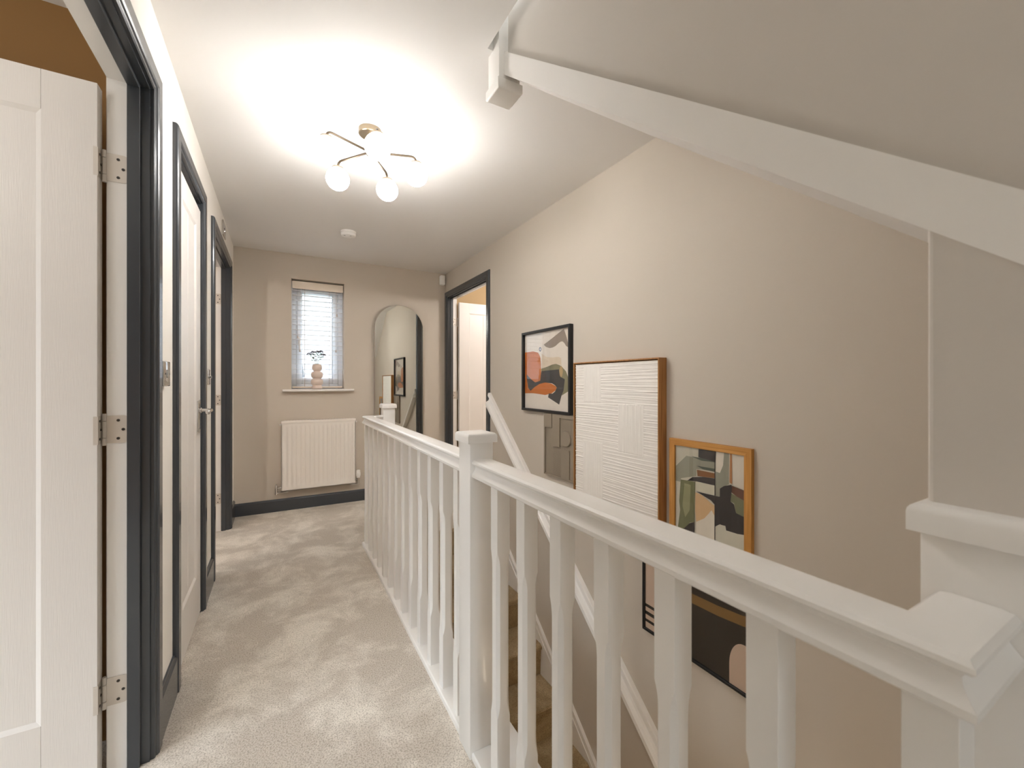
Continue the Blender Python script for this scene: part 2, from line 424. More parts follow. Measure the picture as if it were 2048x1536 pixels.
def doorway(name, label, xw, s, yy, hinge_far=True):
    """lining + stops + architrave of one doorway; s = +1 landing is on the +x side"""
    y0, y1 = yy
    d = thing(name, (xw, (y0 + y1) / 2, 0), label, 'door', kind='structure')
    xi = xw - s * .100; xm = xw - s * .052
    b = B(); lining(b, xi, xm, y0, y1, ZC); o = fin('lining', b, M['gloss'], d); o['label'] = 'white room side of the door lining'
    b = B(); lining(b, xm, xw, y0, y1, ZC); stops(b, xm, xw - s * .021, y0, y1, ZC)
    o = fin('door_stop', b, M['dark'], d); o['label'] = 'slate grey lining and stop on the landing side'
    b = B(); architrave(b, xw, s, y0, y1, ZC); o = fin('architrave', b, M['dark'], d); o['label'] = 'slate grey moulded architrave'
    return d

# door 1, left, open 90 degrees into the room
d = doorway('door_1', 'nearest left doorway in slate grey with its white panelled door standing open', XL, 1, D1)
b = B(); build_leaf(b, lambda u, n, z: (-.468 - u, 1.664 + n, z + .012), .838)
fin('door_leaf', b, M['doorw'], d)
for zc in (1.845, 1.05, .255):
    hinge(d, lambda u, n, z: (-.456 + u, D1[1] - n, z), zc)
    b = B()                                           # plate let into the leaf edge
    b.box(-.4685, -.4668, 1.667, 1.701, zc - .042, zc + .042); b.box(-.4765, -.466, 1.6632, 1.665, zc - .042, zc + .042)
    o = fin('hinge_leaf', b, M['hinge'], d)
    for dy, z in ((1.680, .027), (1.688, 0), (1.680, -.027)):
        q = B(); q.tube([(-.4668, dy, zc + z), (-.4655, dy, zc + z)], .004, 8); fin('screw', q, M['screw'], o)
# door 2, left, closed and flush
d = doorway('door_2', 'middle left cupboard door, closed, white with vertical grooves and a chrome lever', XL, 1, D2)
b = B(); build_leaf(b, lambda u, n, z: (-.356 - n, D2[0] + .003 + u, z + .012), D2[1] - D2[0] - .006, st=.12, planks=2, zhi=1.96)
fin('door_leaf', b, M['doorw'], d)
for zc in (1.86, 1.05, .26):
    b = B(); b.tube([(-.352, D2[0] + .002, zc - .042), (-.352, D2[0] + .002, zc + .042)], .0055, 10); fin('hinge', b, M['hinge'], d)
b = B()
yh = 2.585
b.box(-.357, -.349, yh - .022, yh + .022, .945, 1.10, .003); b.box(-.352, -.3455, yh - .019, yh + .019, 1.083, 1.104, .003); b.box(-.352, -.3455, yh - .019, yh + .019, .941, .962, .003)
b.tube([(-.352, yh, 1.052), (-.317, yh, 1.052), (-.306, yh - .004, 1.052), (-.301, yh - .014, 1.052), (-.301, yh - .06, 1.051), (-.301, yh - .105, 1.048)], [.0085, .0085, .009, .0095, .0085, .010], 14)
b.sphere((-.301, yh - .105, 1.048), .0115, 14); b.lathe([(.014, 0), (.014, .006), (.010, .010)], (-.349, yh, 1.052), 20, axis=0)
o = fin('door_handle', b, M['chrome'], d); o['label'] = 'chrome lever handle on a long backplate'
# door 3, far left, open into its room
d = doorway('door_3', 'far left doorway in slate grey, standing open beside the end wall', XL, 1, D3)
b = B(); build_leaf(b, lambda u, n, z: (-.468 - u, 4.018 + n, z + .012), .9)
fin('door_leaf', b, M['doorw'], d)
for zc in (1.86, 1.05, .26): hinge(d, lambda u, n, z: (-.456 + u, D3[1] - n, z), zc)
# door 4, right, open into its room
d = doorway('door_4', 'right hand doorway in slate grey beside the mirror with its white door open', XR, -1, D4)
b = B(); build_leaf(b, lambda u, n, z: (1.734 + u, 4.275 + n, z + .012), .9)
fin('door_leaf', b, M['doorw'], d)
for zc in (1.86, 1.05, .26): hinge(d, lambda u, n, z: (1.721 - u, D4[1] - n, z), zc)

# ------------------------------------------------------------------ window, blind
w = thing('window_1', (.33, YF, W1[2]), 'small white window with reveal and sill in the end wall', 'window', kind='structure')
x0, x1, z0, z1 = W1
b = B()
b.box(x0, x0 + .045, 4.530, 4.590, z0, z1, .004); b.box(x1 - .045, x1, 4.530, 4.590, z0, z1, .004)
b.box(x0 + .045, x1 - .045, 4.530, 4.590, z0, z0 + .05, .004); b.box(x0 + .045, x1 - .045, 4.530, 4.590, z1 - .05, z1, .004)
fin('window_frame', b, M['upvc'], w)
b = B(); c = .045
b.box(x0 + c, x0 + c + .05, 4.522, 4.580, z0 + .05, z1 - .05, .006); b.box(x1 - c - .05, x1 - c, 4.522, 4.580, z0 + .05, z1 - .05, .006)
b.box(x0 + c + .05, x1 - c - .05, 4.522, 4.580, z0 + .05, z0 + .112, .006); b.box(x0 + c + .05, x1 - c - .05, 4.522, 4.580, z1 - .112, z1 - .05, .006)
fin('sash', b, M['upvc'], w)
b = B(); b.box(x0 + c + .05, x1 - c - .05, 4.552, 4.556, z0 + .112, z1 - .112); fin('glass_pane', b, M['wglass'], w)
b = B(); b.box(x0 + .06, x0 + .083, 4.510, 4.523, 1.55, 1.63, .004); b.box(x0 + .064, x0 + .08, 4.496, 4.511, 1.50, 1.60, .005)
fin('window_handle', b, M['plastic'], w)
b = B()
b.prism([(4.356, 1.1055), (4.351, 1.110), (4.349, 1.1155), (4.351, 1.121), (4.356, 1.1255), (4.409, 1.1255), (4.409, 1.1055)], 0, .0265, .648)
b.box(x0 + .0005, x1 - .0005, 4.409, 4.53, 1.1055, 1.1278)
fin('window_sill', b, M['gloss'], w)

bl = thing('venetian_blind', (.33, 4.470, 1.13), 'white wooden venetian blind lowered with open slats in the window recess', 'blind')
b = B(); b.box(x0 + .006, x1 - .006, 4.443, 4.455, 2.085, 2.158, .004); fin('valance', b, M['valance'], bl)
b = B(); b.box(x0 + .012, x1 - .012, 4.458, 4.502, 2.105, 2.145, .003); fin('headrail', b, M['slat'], bl)
sl = None; zs = 2.075; k = 0
while zs > 1.18:
    if sl is None:
        b = B(); b.box(x0 + .010, x1 - .012, 4.453, 4.502, zs - .0015, zs + .0015, .0012, seg=1); sl = fin('slat', b, M['slat'], bl); z_first = zs
    else:
        o = sl.copy(); COL.objects.link(o); o.parent = bl; o.location.z = zs - z_first
    zs -= .0472
b = B(); b.box(x0 + .010, x1 - .012, 4.453, 4.502, 1.137, 1.152, .003); fin('bottom_rail', b, M['valance'], bl)
for xx in (x0 + .115, x1 - .13):
    b = B()
    for yy in (4.451, 4.504): b.tube([(xx, yy, 1.15), (xx, yy, 2.11)], .0011, 6)
    fin('ladder_cord', b, M['cord'], bl)
for xx, zt in ((x0 + .055, 1.628), (x0 + .072, 1.500), (x1 - .064, 1.86), (x1 - .072, 1.505)):
    b = B(); b.tube([(xx, 4.448, zt), (xx, 4.448, 2.09)], .0011, 6); o = fin('pull_cord', b, M['cord'], bl)
    b = B(); b.lathe([(.0025, .012), (.004, .008), (.008, -.008), (.0085, -.013), (.006, -.016), (1e-5, -.0165)], (xx, 4.448, zt), 12); fin('tassel', b, M['cord'], o)

# vase and flowers on the sill
vx, vy, vz = .3165, 4.392, 1.1257
pr = []
def bubble(zc, hz, rmax, rneck_lo, rneck_hi, n=9):
    for i in range(n):
        t = -1 + 2 * i / (n - 1)
        base = rneck_lo if t < 0 else rneck_hi
        yield (base + (rmax - base) * math.sqrt(max(0, 1 - t * t)) ** .9, zc + hz * t)
q = .000425
pr = [(.030, 0), (.040, .001), (.047, .010)] + [(.046, .020), (.041, .034)]
pr += list(bubble(.072, .033, .054, .037, .034)) + list(bubble(.139, .034, .053, .034, .030)) + list(bubble(.210, .034, .044, .030, .024))
pr += [(.020, .243), (.019, .225)]
b = B(); b.lathe(pr, (vx, vy, vz), 40)
tag(fin('vase', b, M['vase']), 'pinkish white ceramic vase of stacked bubbles standing on the window sill', 'vase')
heads = [(-.064, .0, .098, 'grey purple flower head on a stem, leftmost in the bubble vase'),
         (-.034, .010, .116, 'grey purple flower head on a stem, second from the left in the bubble vase'),
         (.004, -.006, .120, 'grey purple flower head on a stem, in the middle of the bubble vase'),
         (.034, .012, .124, 'grey purple flower head on a stem, tallest one right of the vase middle'),
         (.052, -.004, .092, 'grey purple flower head on a stem, rightmost in the bubble vase')]
for i, (dx, dy, hh, lab) in enumerate(heads):
    base = Vector((vx + dx * .12, vy + dy * .2, vz + .236)); top = Vector((vx + dx, vy + dy, vz + .236 + hh))
    t = thing('flower_stem', base, lab, 'flower', 'flowers in the bubble vase')
    mid = base.lerp(top, .55) + Vector((-dx * .12, 0, .008))
    b = B(); b.tube([base - Vector((0, 0, .012)), mid, top], [.0014, .0013, .001], 6)
    rnd = random.Random(i)
    for k in range(7):
        a = rnd.uniform(0, 2 * pi); e = top + Vector((math.cos(a) * .018, math.sin(a) * .012, rnd.uniform(-.004, .006)))
        b.tube([base.lerp(top, .78), e], .0008, 5)
    fin('stem', b, M['leaf'], t)
    b = B()
    for k in range(46):
        a = rnd.uniform(0, 2 * pi); r = math.sqrt(rnd.random())
        c = top + Vector((math.cos(a) * r * .026, math.sin(a) * r * .018, .010 * (1 - r * r) + rnd.uniform(-.005, .004)))
        b.sphere(c, rnd.uniform(.0026, .0046), 6)
    fin('flower_head', b, M['bloom'], t)
    for k in range(5):
        b = B(); c = base.lerp(top, rnd.uniform(.3, .85)); a = rnd.uniform(0, 2 * pi); ln = rnd.uniform(.018, .03)
        dr = Vector((math.cos(a), math.sin(a) * .5, rnd.uniform(-.1, .5))).normalized(); sd = dr.cross(Vector((0, .6, 1))).normalized()
        up = dr.cross(sd).normalized() * .0008
        P = [(0, 0), (.3, .45), (.6, .5), (.85, .3), (1, 0)]
        ring = [c + dr * ln * u + sd * ln * .36 * v for u, v in P] + [c + dr * ln * u - sd * ln * .36 * v for u, v in P[-2:0:-1]]
        n = len(ring)
        b.add([p + up for p in ring] + [p - up for p in ring], [list(range(n)), list(range(n, 2 * n))] + [(j, (j + 1) % n, n + (j + 1) % n, n + j) for j in range(n)])
        fin('leaf', b, M['leaf'] if k < 3 else M['bud'], t)

# ------------------------------------------------------------------ radiator
r = thing('radiator', (.34, 4.37, .19), 'white ribbed panel radiator on the end wall below the window', 'radiator')
rx0, rx1, rz0, rz1, ry = .018, .657, .197, .832, 4.33
b = B(); nx, nz = 16 * 10 + 12, 40
def rdepth(x, z):
    u = (x - rx0 - .018) / (rx1 - rx0 - .036)
    if not 0 < u < 1: return 0.
    t = (u * 16) % 1.
    g = .5 - .5 * math.cos(2 * pi * t); g = min(1, max(0, (g - .25) / .5))
    e = min(1, max(0, (z - rz0 - .038) / .012)) * min(1, max(0, (rz1 - .044 - z) / .012))
    return .006 * g * e
vs = [(rx0 + (rx1 - rx0) * i / nx, ry + rdepth(rx0 + (rx1 - rx0) * i / nx, rz0 + (rz1 - rz0) * j / nz), rz0 + (rz1 - rz0) * j / nz) for j in range(nz + 1) for i in range(nx + 1)]
zz = [rz0 + (rz1 - rz0) * j / nz for j in range(nz + 1)]
b.add(vs, [(j * (nx + 1) + i, j * (nx + 1) + i + 1, (j + 1) * (nx + 1) + i + 1, (j + 1) * (nx + 1) + i) for j in range(nz) for i in range(nx)], 0, True)
b.box(rx0, rx1, ry + .0125, ry + .022, rz0, rz1)
b.box(rx0, rx0 + .004, ry, ry + .02, rz0, rz1); b.box(rx1 - .004, rx1, ry, ry + .02, rz0, rz1)
b.box(rx0, rx1, ry, ry + .02, rz0, rz0 + .004)
fin('panel', b, M['rad'], r)
b = B(); b.box(rx0 - .003, rx1 + .003, ry - .004, ry + .062, rz1 - .020, rz1 + .004, .003)
for i in range(24): b.box(rx0 + .02 + i * .0255, rx0 + .036 + i * .0255, ry + .008, ry + .05, rz1 + .003, rz1 + .006)
fin('top_grille', b, M['rad'], r)
for xx in (rx0, rx1):
    b = B(); b.box(xx - .002, xx + .002, ry + .005, ry + .06, rz0 + .01, rz1 - .021); fin('side_panel', b, M['rad'], r)
b = B()
for i in range(21): b.box(rx0 + .02 + i * .029, rx0 + .035 + i * .029, ry + .023, ry + .066, rz0 + .06, rz1 - .06)
for xx in (rx0 + .12, rx1 - .12): b.box(xx - .02, xx + .02, ry + .067, YF - .002, rz0 + .1, rz1 - .1)
fin('convector', b, M['rad'], r)
for xx in (rx0 - .010, rx1 + .010):
    b = B(); b.tube([(xx, ry + .03, rz1 - .030), (rx0 if xx < .3 else rx1, ry + .03, rz1 - .030)], .006, 10); b.sphere((xx, ry + .03, rz1 - .03), .008, 10); fin('bleed_plug', b, M['plastic'], r)
b = B(); xv = rx0 - .042
b.tube([(rx0 + .004, ry + .03, .225), (xv, ry + .03, .225)], .008, 12); b.tube([(rx0 - .030, ry + .03, .225), (rx0 - .016, ry + .03, .225)], .013, 6)
b.tube([(xv, ry + .03, .165), (xv, ry + .03, .247)], .011, 12); b.tube([(xv, ry + .03, .178), (rx0 + .05, ry + .055, .178)], .007, 10); b.tube([(xv, ry + .03, .18), (xv + .014, ry + .03, .18)], .012, 6)
b.tube([(xv, ry + .03, .247), (xv, ry + .03, .262)], .007, 10)
b.tube([(rx0 + .05, ry + .055, .178), (rx0 + .05, YF - .002, .178)], .007, 10)
fin('lockshield_valve', b, M['chrome'], r)
b = B(); xv = rx1 + .030
b.tube([(rx1 - .004, ry + .03, .225), (xv, ry + .03, .225)], .008, 12); b.tube([(rx1 + .006, ry + .03, .225), (rx1 + .018, ry + .03, .225)], .013, 6)
b.tube([(xv, ry + .03, .172), (xv, ry + .03, .243)], .011, 12); b.tube([(xv, ry + .03, .182), (rx1 - .03, ry + .055, .182)], .007, 10); b.tube([(rx1 - .03, ry + .055, .182), (rx1 - .03, YF - .002, .182)], .007, 10)
o = fin('thermostatic_valve', b, M['chrome'], r)
b = B(); b.lathe([(.015, .243), (.017, .248), (.017, .258), (.0215, .262), (.0225, .285), (.0215, .292), (.0185, .296), (.0175, .316), (.014, .3195), (1e-5, .320)], (xv, ry + .03, 0), 24)
for k in range(10):
    a = 2 * pi * k / 10; b.box(xv + .0175 * math.cos(a) - .0018, xv + .0175 * math.cos(a) + .0018, ry + .03 + .0175 * math.sin(a) - .0018, ry + .03 + .0175 * math.sin(a) + .0018, .297, .314)
fin('thermostat_head', b, M['plastic'], o)

# ------------------------------------------------------------------ mirror
m = thing('mirror', (1.107, YF, .59), 'tall arched mirror with a thin pale frame on the end wall', 'mirror')
mx0, mx1, mz0, mz1 = .849, 1.364, .585, 2.004
def arch_outline(ins, n=28):
    a0, a1, zb = mx0 + ins, mx1 - ins, mz0 + ins; R = (a1 - a0) / 2; cx = (a0 + a1) / 2; zc = mz1 - (mx1 - mx0) / 2; rc = .06
    P = [(a0 + rc - rc * math.sin(t), zb + rc - rc * math.cos(t)) for t in [k * pi / 2 / 6 for k in range(7)]]
    P += [(cx - R * math.cos(t), zc + R * math.sin(t)) for t in [k * pi / n for k in range(n + 1)]]
    P += [(a1 - rc + rc * math.cos(t), zb + rc - rc * math.sin(t)) for t in [k * pi / 2 / 6 for k in range(7)]]
    return P
b = B(); P = arch_outline(0); Q = arch_outline(.0035); n = len(P); yb, yf = YF - .001, YF - .024
vs = [(x, yb, z) for x, z in P] + [(x, yf, z) for x, z in P] + [(x, yf, z) for x, z in Q] + [(x, yf + .005, z) for x, z in Q]
b.add(vs, [(j * n + i, j * n + (i + 1) % n, (j + 1) * n + (i + 1) % n, (j + 1) * n + i) for j in range(3) for i in range(n)])
b.add([(x, yb, z) for x, z in P], [list(range(n))])
fin('mirror_frame', b, M['mframe'], m)
b = B(); b.add([(x, yf + .005, z) for x, z in Q], [list(range(n))]); fin('mirror_glass', b, M['mirror'], m)

# ------------------------------------------------------------------ ceiling fittings
lx, ly = .379, 2.064
cl = thing('ceiling_light', (lx, ly, H), 'five armed nickel ceiling light with lit round opal globes', 'ceiling light')
b = B(); b.lathe([(1e-5, H), (.052, H), (.052, H - .024), (.049, H - .027), (1e-5, H - .027)], (lx, ly, 0), 36)
b.tube([(lx + .052 * math.cos(2.2), ly + .052 * math.sin(2.2), H - .013), (lx + .060 * math.cos(2.2), ly + .060 * math.sin(2.2), H - .013)], .005, 10)
fin('ceiling_rose', b, M['nickel'], cl)
b = B(); b.tube([(lx, ly, H - .026), (lx, ly, 2.275)], .006, 12); b.lathe([(.007, .02), (.016, .016), (.018, 0), (.016, -.014), (1e-5, -.018)], (lx, ly, 2.292), 20)
fin('stem', b, M['nickel'], cl)
for dg in (-158, -92, -16, 56, 125):
    a = math.radians(dg); R = .215; ca, sa = math.cos(a), math.sin(a); rr = .026
    def pt(rad, z): return (lx + ca * rad, ly + sa * rad, z)
    path = [pt(.008, 2.294), pt(R - rr, 2.297)] + [pt(R - rr + rr * math.sin(t), 2.297 - rr + rr * math.cos(t)) for t in (pi / 8, pi / 4, 3 * pi / 8, pi / 2)] + [pt(R, 2.262)]
    b = B(); b.tube(path, .0052, 12); ar = fin('arm', b, M['arm'], cl)
    b = B(); b.lathe([(1e-5, 2.2725), (.018, 2.272), (.026, 2.268), (.028, 2.2625), (.026, 2.2605), (1e-5, 2.2605)], (*pt(R, 0)[:2], 0), 24); fin('globe_cap', b, M['nickel'], ar)
    b = B(); b.sphere(pt(R, 2.2115), .0555, 32); fin('globe', b, M['globe'], ar)
s = thing('smoke_alarm', (.484, 3.545, H), 'round white smoke alarm on the ceiling beyond the lamp', 'smoke alarm')
b = B(); b.lathe([(.058, 0), (.058, -.010), (.054, -.012)], (.484, 3.545, H), 36); fin('base', b, M['plastic'], s)
b = B(); b.lathe([(.052, -.011), (.056, -.015), (.0575, -.026), (.052, -.036), (.034, -.040), (1e-5, -.041)], (.484, 3.545, H), 36); o = fin('cover', b, M['plastic'], s)
for dx, dy in ((-.03, -.02), (.012, -.03)):
    b = B(); b.box(.484 + dx - .006, .484 + dx + .006, 3.545 + dy - .002, 3.545 + dy + .002, H - .0412, H - .036); fin('vent_slot', b, M['greyplastic'], o)
b = B(); b.box(1.546, 1.600, 4.352, YF - .001, 2.268, 2.372, .012, seg=3)
tag(fin('motion_sensor', b, M['plastic']), 'small white alarm sensor box in the top corner above the right doorway', 'sensor')

# ------------------------------------------------------------------ switches on the left wall
def switch(name, y, zc, label, w=.086, h=.086, d=.013, kind='knob'):
    t = thing(name, (XL, y, zc), label, 'switch')
    b = B(); b.box(XL, XL + d, y - w / 2, y + w / 2, zc - h / 2, zc + h / 2, .004, seg=3); fin('plate', b, M['chrome'], t)
    if kind == 'knob':
        b = B(); b.lathe([(.010, 0), (.010, .003), (.0065, .004), (.0065, .012), (1e-5, .013)], (XL + d, y, zc), 20, axis=0); fin('dial', b, M['chrome'], t)
    elif kind == 'rocker':
        b = B(); b.box(XL + d - .001, XL + d + .004, y - .009, y + .009, zc - .014, zc + .014, .002); fin('rocker', b, M['chrome'], t)
        for dy in (-.03, .03):
            b = B(); b.lathe([(.0035, 0), (.003, .0012), (1e-5, .0015)], (XL + d, y + dy, zc), 12, axis=0); fin('screw', b, M['screw'], t)
    return t
switch('light_switch', 1.835, 1.222, 'chrome light switch between the nearest doorway and the closed cupboard door', kind='rocker', d=.018)
switch('light_switch', 2.850, 1.222, 'chrome light switch between the closed cupboard door and the far left doorway', kind='knob')
t = switch('fan_isolator', 3.64, 2.295, 'small grey isolator switch on the wall above the far left doorway', w=.15, h=.105, d=.010, kind='rocker')

# ------------------------------------------------------------------ artworks on the right wall
def frame_ring(b, xb, xf, y0, y1, z0, z1, lip, mi_v=0, mi_h=1, depth_in=.018, bev=.0012):
    """rectangular picture frame on the plane x = xb (wall), front at xf < xb, mitred"""
    def ring(ins, x): return [(x, y0 + ins, z0 + ins), (x, y1 - ins, z0 + ins), (x, y1 - ins, z1 - ins), (x, y0 + ins, z1 - ins)]
    R = [ring(0, xb), ring(0, xf + bev), ring(bev, xf), ring(lip - bev, xf), ring(lip, xf + bev), ring(lip, xf + depth_in)]
    vs = [p for r_ in R for p in r_]
    for i in range(4):
        fs = [(k * 4 + i, k * 4 + (i + 1) % 4, (k + 1) * 4 + (i + 1) % 4, (k + 1) * 4 + i) for k in range(len(R) - 1)]
        b.add(vs, fs, mi_h if i in (0, 2) else mi_v)
    b.add(ring(0, xb), [(0, 1, 2, 3)], mi_v)

def paint(name, x, y0, y1, z0, z1, base, shapes, parent):
    """flat print: base sheet plus colour areas, u from the far end (y1) to the near end (y0)"""
    mats = [art(base)]; b = B(); b.box(x, x + .002, y0, y1, z0, z1)
    for k, (rgb, pts) in enumerate(shapes):
        m_ = art(rgb)
        if m_ not in mats: mats.append(m_)
        P = [(x - .00012 * (k + 1), y1 - min(1, max(0, u)) * (y1 - y0), z0 + min(1, max(0, v)) * (z1 - z0)) for u, v in pts]
        bm = bmesh.new(); vs = [bm.verts.new(p) for p in P]
        es = [bm.edges.new((vs[i], vs[(i + 1) % len(vs)])) for i in range(len(vs)) if (vs[i].co - vs[(i + 1) % len(vs)].co).length > 1e-7]
        bmesh.ops.triangle_fill(bm, edges=es, use_beauty=True)
        b.bm(bm, mats.index(m_))
    return fin(name, b, mats, parent)

# 1 black framed abstract
p = thing('framed_picture', (XR, 2.392, .983), 'square black framed abstract print with orange, olive and charcoal shapes, highest on the wall', 'picture', 'artworks above the stairs')
b = B(); frame_ring(b, XR - .0005, 1.590, 2.097, 2.690, .985, 1.562, .017, 0, 0, .023); fin('picture_frame', b, M['black'], p)
P1 = {
'grey': [(0.45, 0.835), (0.64, 0.903), (0.871, 0.992), (0.927, 0.88), (0.974, 0.755), (0.914, 0.782), (0.879, 0.822), (0.843, 0.843), (0.808, 0.843), (0.772, 0.831), (0.7, 0.797), (0.64, 0.784), (0.578, 0.782), (0.5, 0.803)],
'red': [(0.961, 0.973), (1, 0.97), (1, 0.268), (0.995, 0.353), (0.99, 0.503), (0.985, 0.668), (0.99, 0.791), (0.974, 0.884)],
'orange': [(0.0, 0.763), (0.201, 0.765), (0.321, 0.742), (0.371, 0.685), (0.386, 0.592), (0.392, 0.349), (0.515, 0.349), (0.64, 0.328), (0.7, 0.306), (0.731, 0.285), (0.7, 0.249), (0.623, 0.213), (0.483, 0.188), (0.354, 0.197), (0.201, 0.205), (0.0, 0.199)],
'dark': [(0.396, 0.495), (0.772, 0.509), (0.808, 0.417), (0.892, 0.387), (0.879, 0.321), (0.866, 0.252), (0.823, 0.184), (0.78, 0.08), (0.547, 0.161), (0.563, 0.211), (0.64, 0.209), (0.692, 0.235), (0.731, 0.285), (0.7, 0.311), (0.64, 0.336), (0.483, 0.349), (0.354, 0.33), (0.235, 0.285), (0.14, 0.235), (0.08, 0.277), (0.05, 0.374), (0.041, 0.461), (0.149, 0.393), (0.254, 0.349), (0.371, 0.372)],
'olive': [(0.396, 0.528), (0.515, 0.546), (0.64, 0.573), (0.715, 0.577), (0.787, 0.56), (0.83, 0.541), (0.914, 0.48), (0.948, 0.421), (0.968, 0.353), (0.989, 0.258), (0.83, 0.192), (0.866, 0.252), (0.879, 0.321), (0.892, 0.387), (0.808, 0.417), (0.772, 0.509), (0.396, 0.495)],
'lens': [(0.854, 0.48), (0.843, 0.431), (0.819, 0.41), (0.793, 0.431), (0.782, 0.482), (0.793, 0.533), (0.819, 0.554), (0.843, 0.531)],
'beige': [(0.403, 0.723), (0.515, 0.672), (0.64, 0.66), (0.772, 0.662), (0.815, 0.643), (0.823, 0.558), (0.715, 0.577), (0.64, 0.573), (0.515, 0.546), (0.403, 0.531)],
'ring': [(0.399, 0.78), (0.39, 0.759), (0.371, 0.751), (0.351, 0.761), (0.343, 0.784), (0.351, 0.805), (0.371, 0.81), (0.39, 0.801)],
'ringin': [(0.384, 0.78), (0.381, 0.769), (0.371, 0.765), (0.362, 0.77), (0.358, 0.782), (0.362, 0.793), (0.371, 0.797), (0.381, 0.791)]}
c1 = dict(grey=(150, 136, 124), red=(178, 72, 40), orange=(196, 110, 44), dark=(64, 62, 62), olive=(134, 128, 98), lens=(182, 154, 112), beige=(222, 204, 180), ring=(60, 72, 100), ringin=(228, 222, 216))
paint('art_print', 1.6125, 2.114, 2.673, 1.002, 1.545, (232, 222, 210), [(c1[k], P1[k]) for k in ('beige', 'grey', 'red', 'orange', 'olive', 'dark', 'lens', 'ring', 'ringin')], p)
b = B(); b.box(1.6085, 1.6105, 2.114, 2.673, 1.002, 1.545); fin('picture_glass', b, M['glass'], p)

# 2 white textured relief canvas in a wooden tray frame
p = thing('textured_canvas', (XR, 1.70, .44), 'large white textured plaster canvas in a thin wooden tray frame, biggest of the artworks', 'picture', 'artworks above the stairs')
ty0, ty1, tz0, tz1 = 1.372, 2.026, .44, 1.311; xf = 1.565; tt = .007
b = B()
b.box(xf, XR - .0005, ty0, ty0 + tt, tz0, tz1, .001, 0, 1); b.box(xf, XR - .0005, ty1 - tt, ty1, tz0, tz1, .001, 0, 1)
b.box(xf, XR - .0005, ty0 + tt, ty1 - tt, tz0, tz0 + tt, .001, 0, 1); b.box(xf, XR - .0005, ty0 + tt, ty1 - tt, tz1 - tt, tz1, .001, 0, 1); b.box(1.61, XR - .0005, ty0 + tt, ty1 - tt, tz0 + tt, tz1 - tt)
fin('tray_frame', b, M['oakside'], p)
g = .006
ay0, ay1, az0, az1 = ty0 + tt + g, ty1 - tt - g, tz0 + tt + g, tz1 - tt - g
patches = [(1.786, 1.939, 1.079, 1.292), (1.471, 1.652, .825, 1.076), (1.769, 1.944, .45, .852)]
rnd = random.Random(3)
ridges = {}
def field(key, a, c):
    """sum of narrow creases running along c, placed across a"""
    if key not in ridges:
        lst = []; t_ = 0
        while t_ < .95: 
            t_ += rnd.uniform(.008, .022); lst.append((t_, rnd.uniform(.35, 1.), rnd.uniform(0, 6.28), rnd.uniform(3, 9), rnd.uniform(-.03, .03)))
        ridges[key] = lst
    h_ = 0.
    for (p0, amp, ph, fr, sl_) in ridges[key]:
        d_ = a - p0 - .0022 * math.sin(c * fr + ph) - sl_ * (c - .3)
        if abs(d_) < .012: h_ += amp * (math.exp(-(d_ / .0022) ** 2) - .45 * math.exp(-((d_ - .0045) / .0026) ** 2))
    return h_
ny, nz = 190, 300
vs = []
for j in range(nz + 1):
    z = az0 + (az1 - az0) * j / nz
    for i in range(ny + 1):
        y = ay0 + (ay1 - ay0) * i / ny
        pk = next((k for k, q_ in enumerate(patches) if q_[0] < y < q_[1] and q_[2] < z < q_[3]), None)
        if pk is None: h_ = field('h', z - az0, y - ay0)
        else: h_ = field('v%d' % pk, y - ay0, z - az0) * .8 + .3
        vs.append((xf + .010 - .0046 * h_, y, z))
b = B(); b.add(vs, [(j * (ny + 1) + i, j * (ny + 1) + i + 1, (j + 1) * (ny + 1) + i + 1, (j + 1) * (ny + 1) + i) for j in range(nz) for i in range(ny)], 0, True)
b.box(xf + .0135, 1.609, ay0, ay1, az0, az1)
fin('canvas', b, M['plaster'], p, 180)

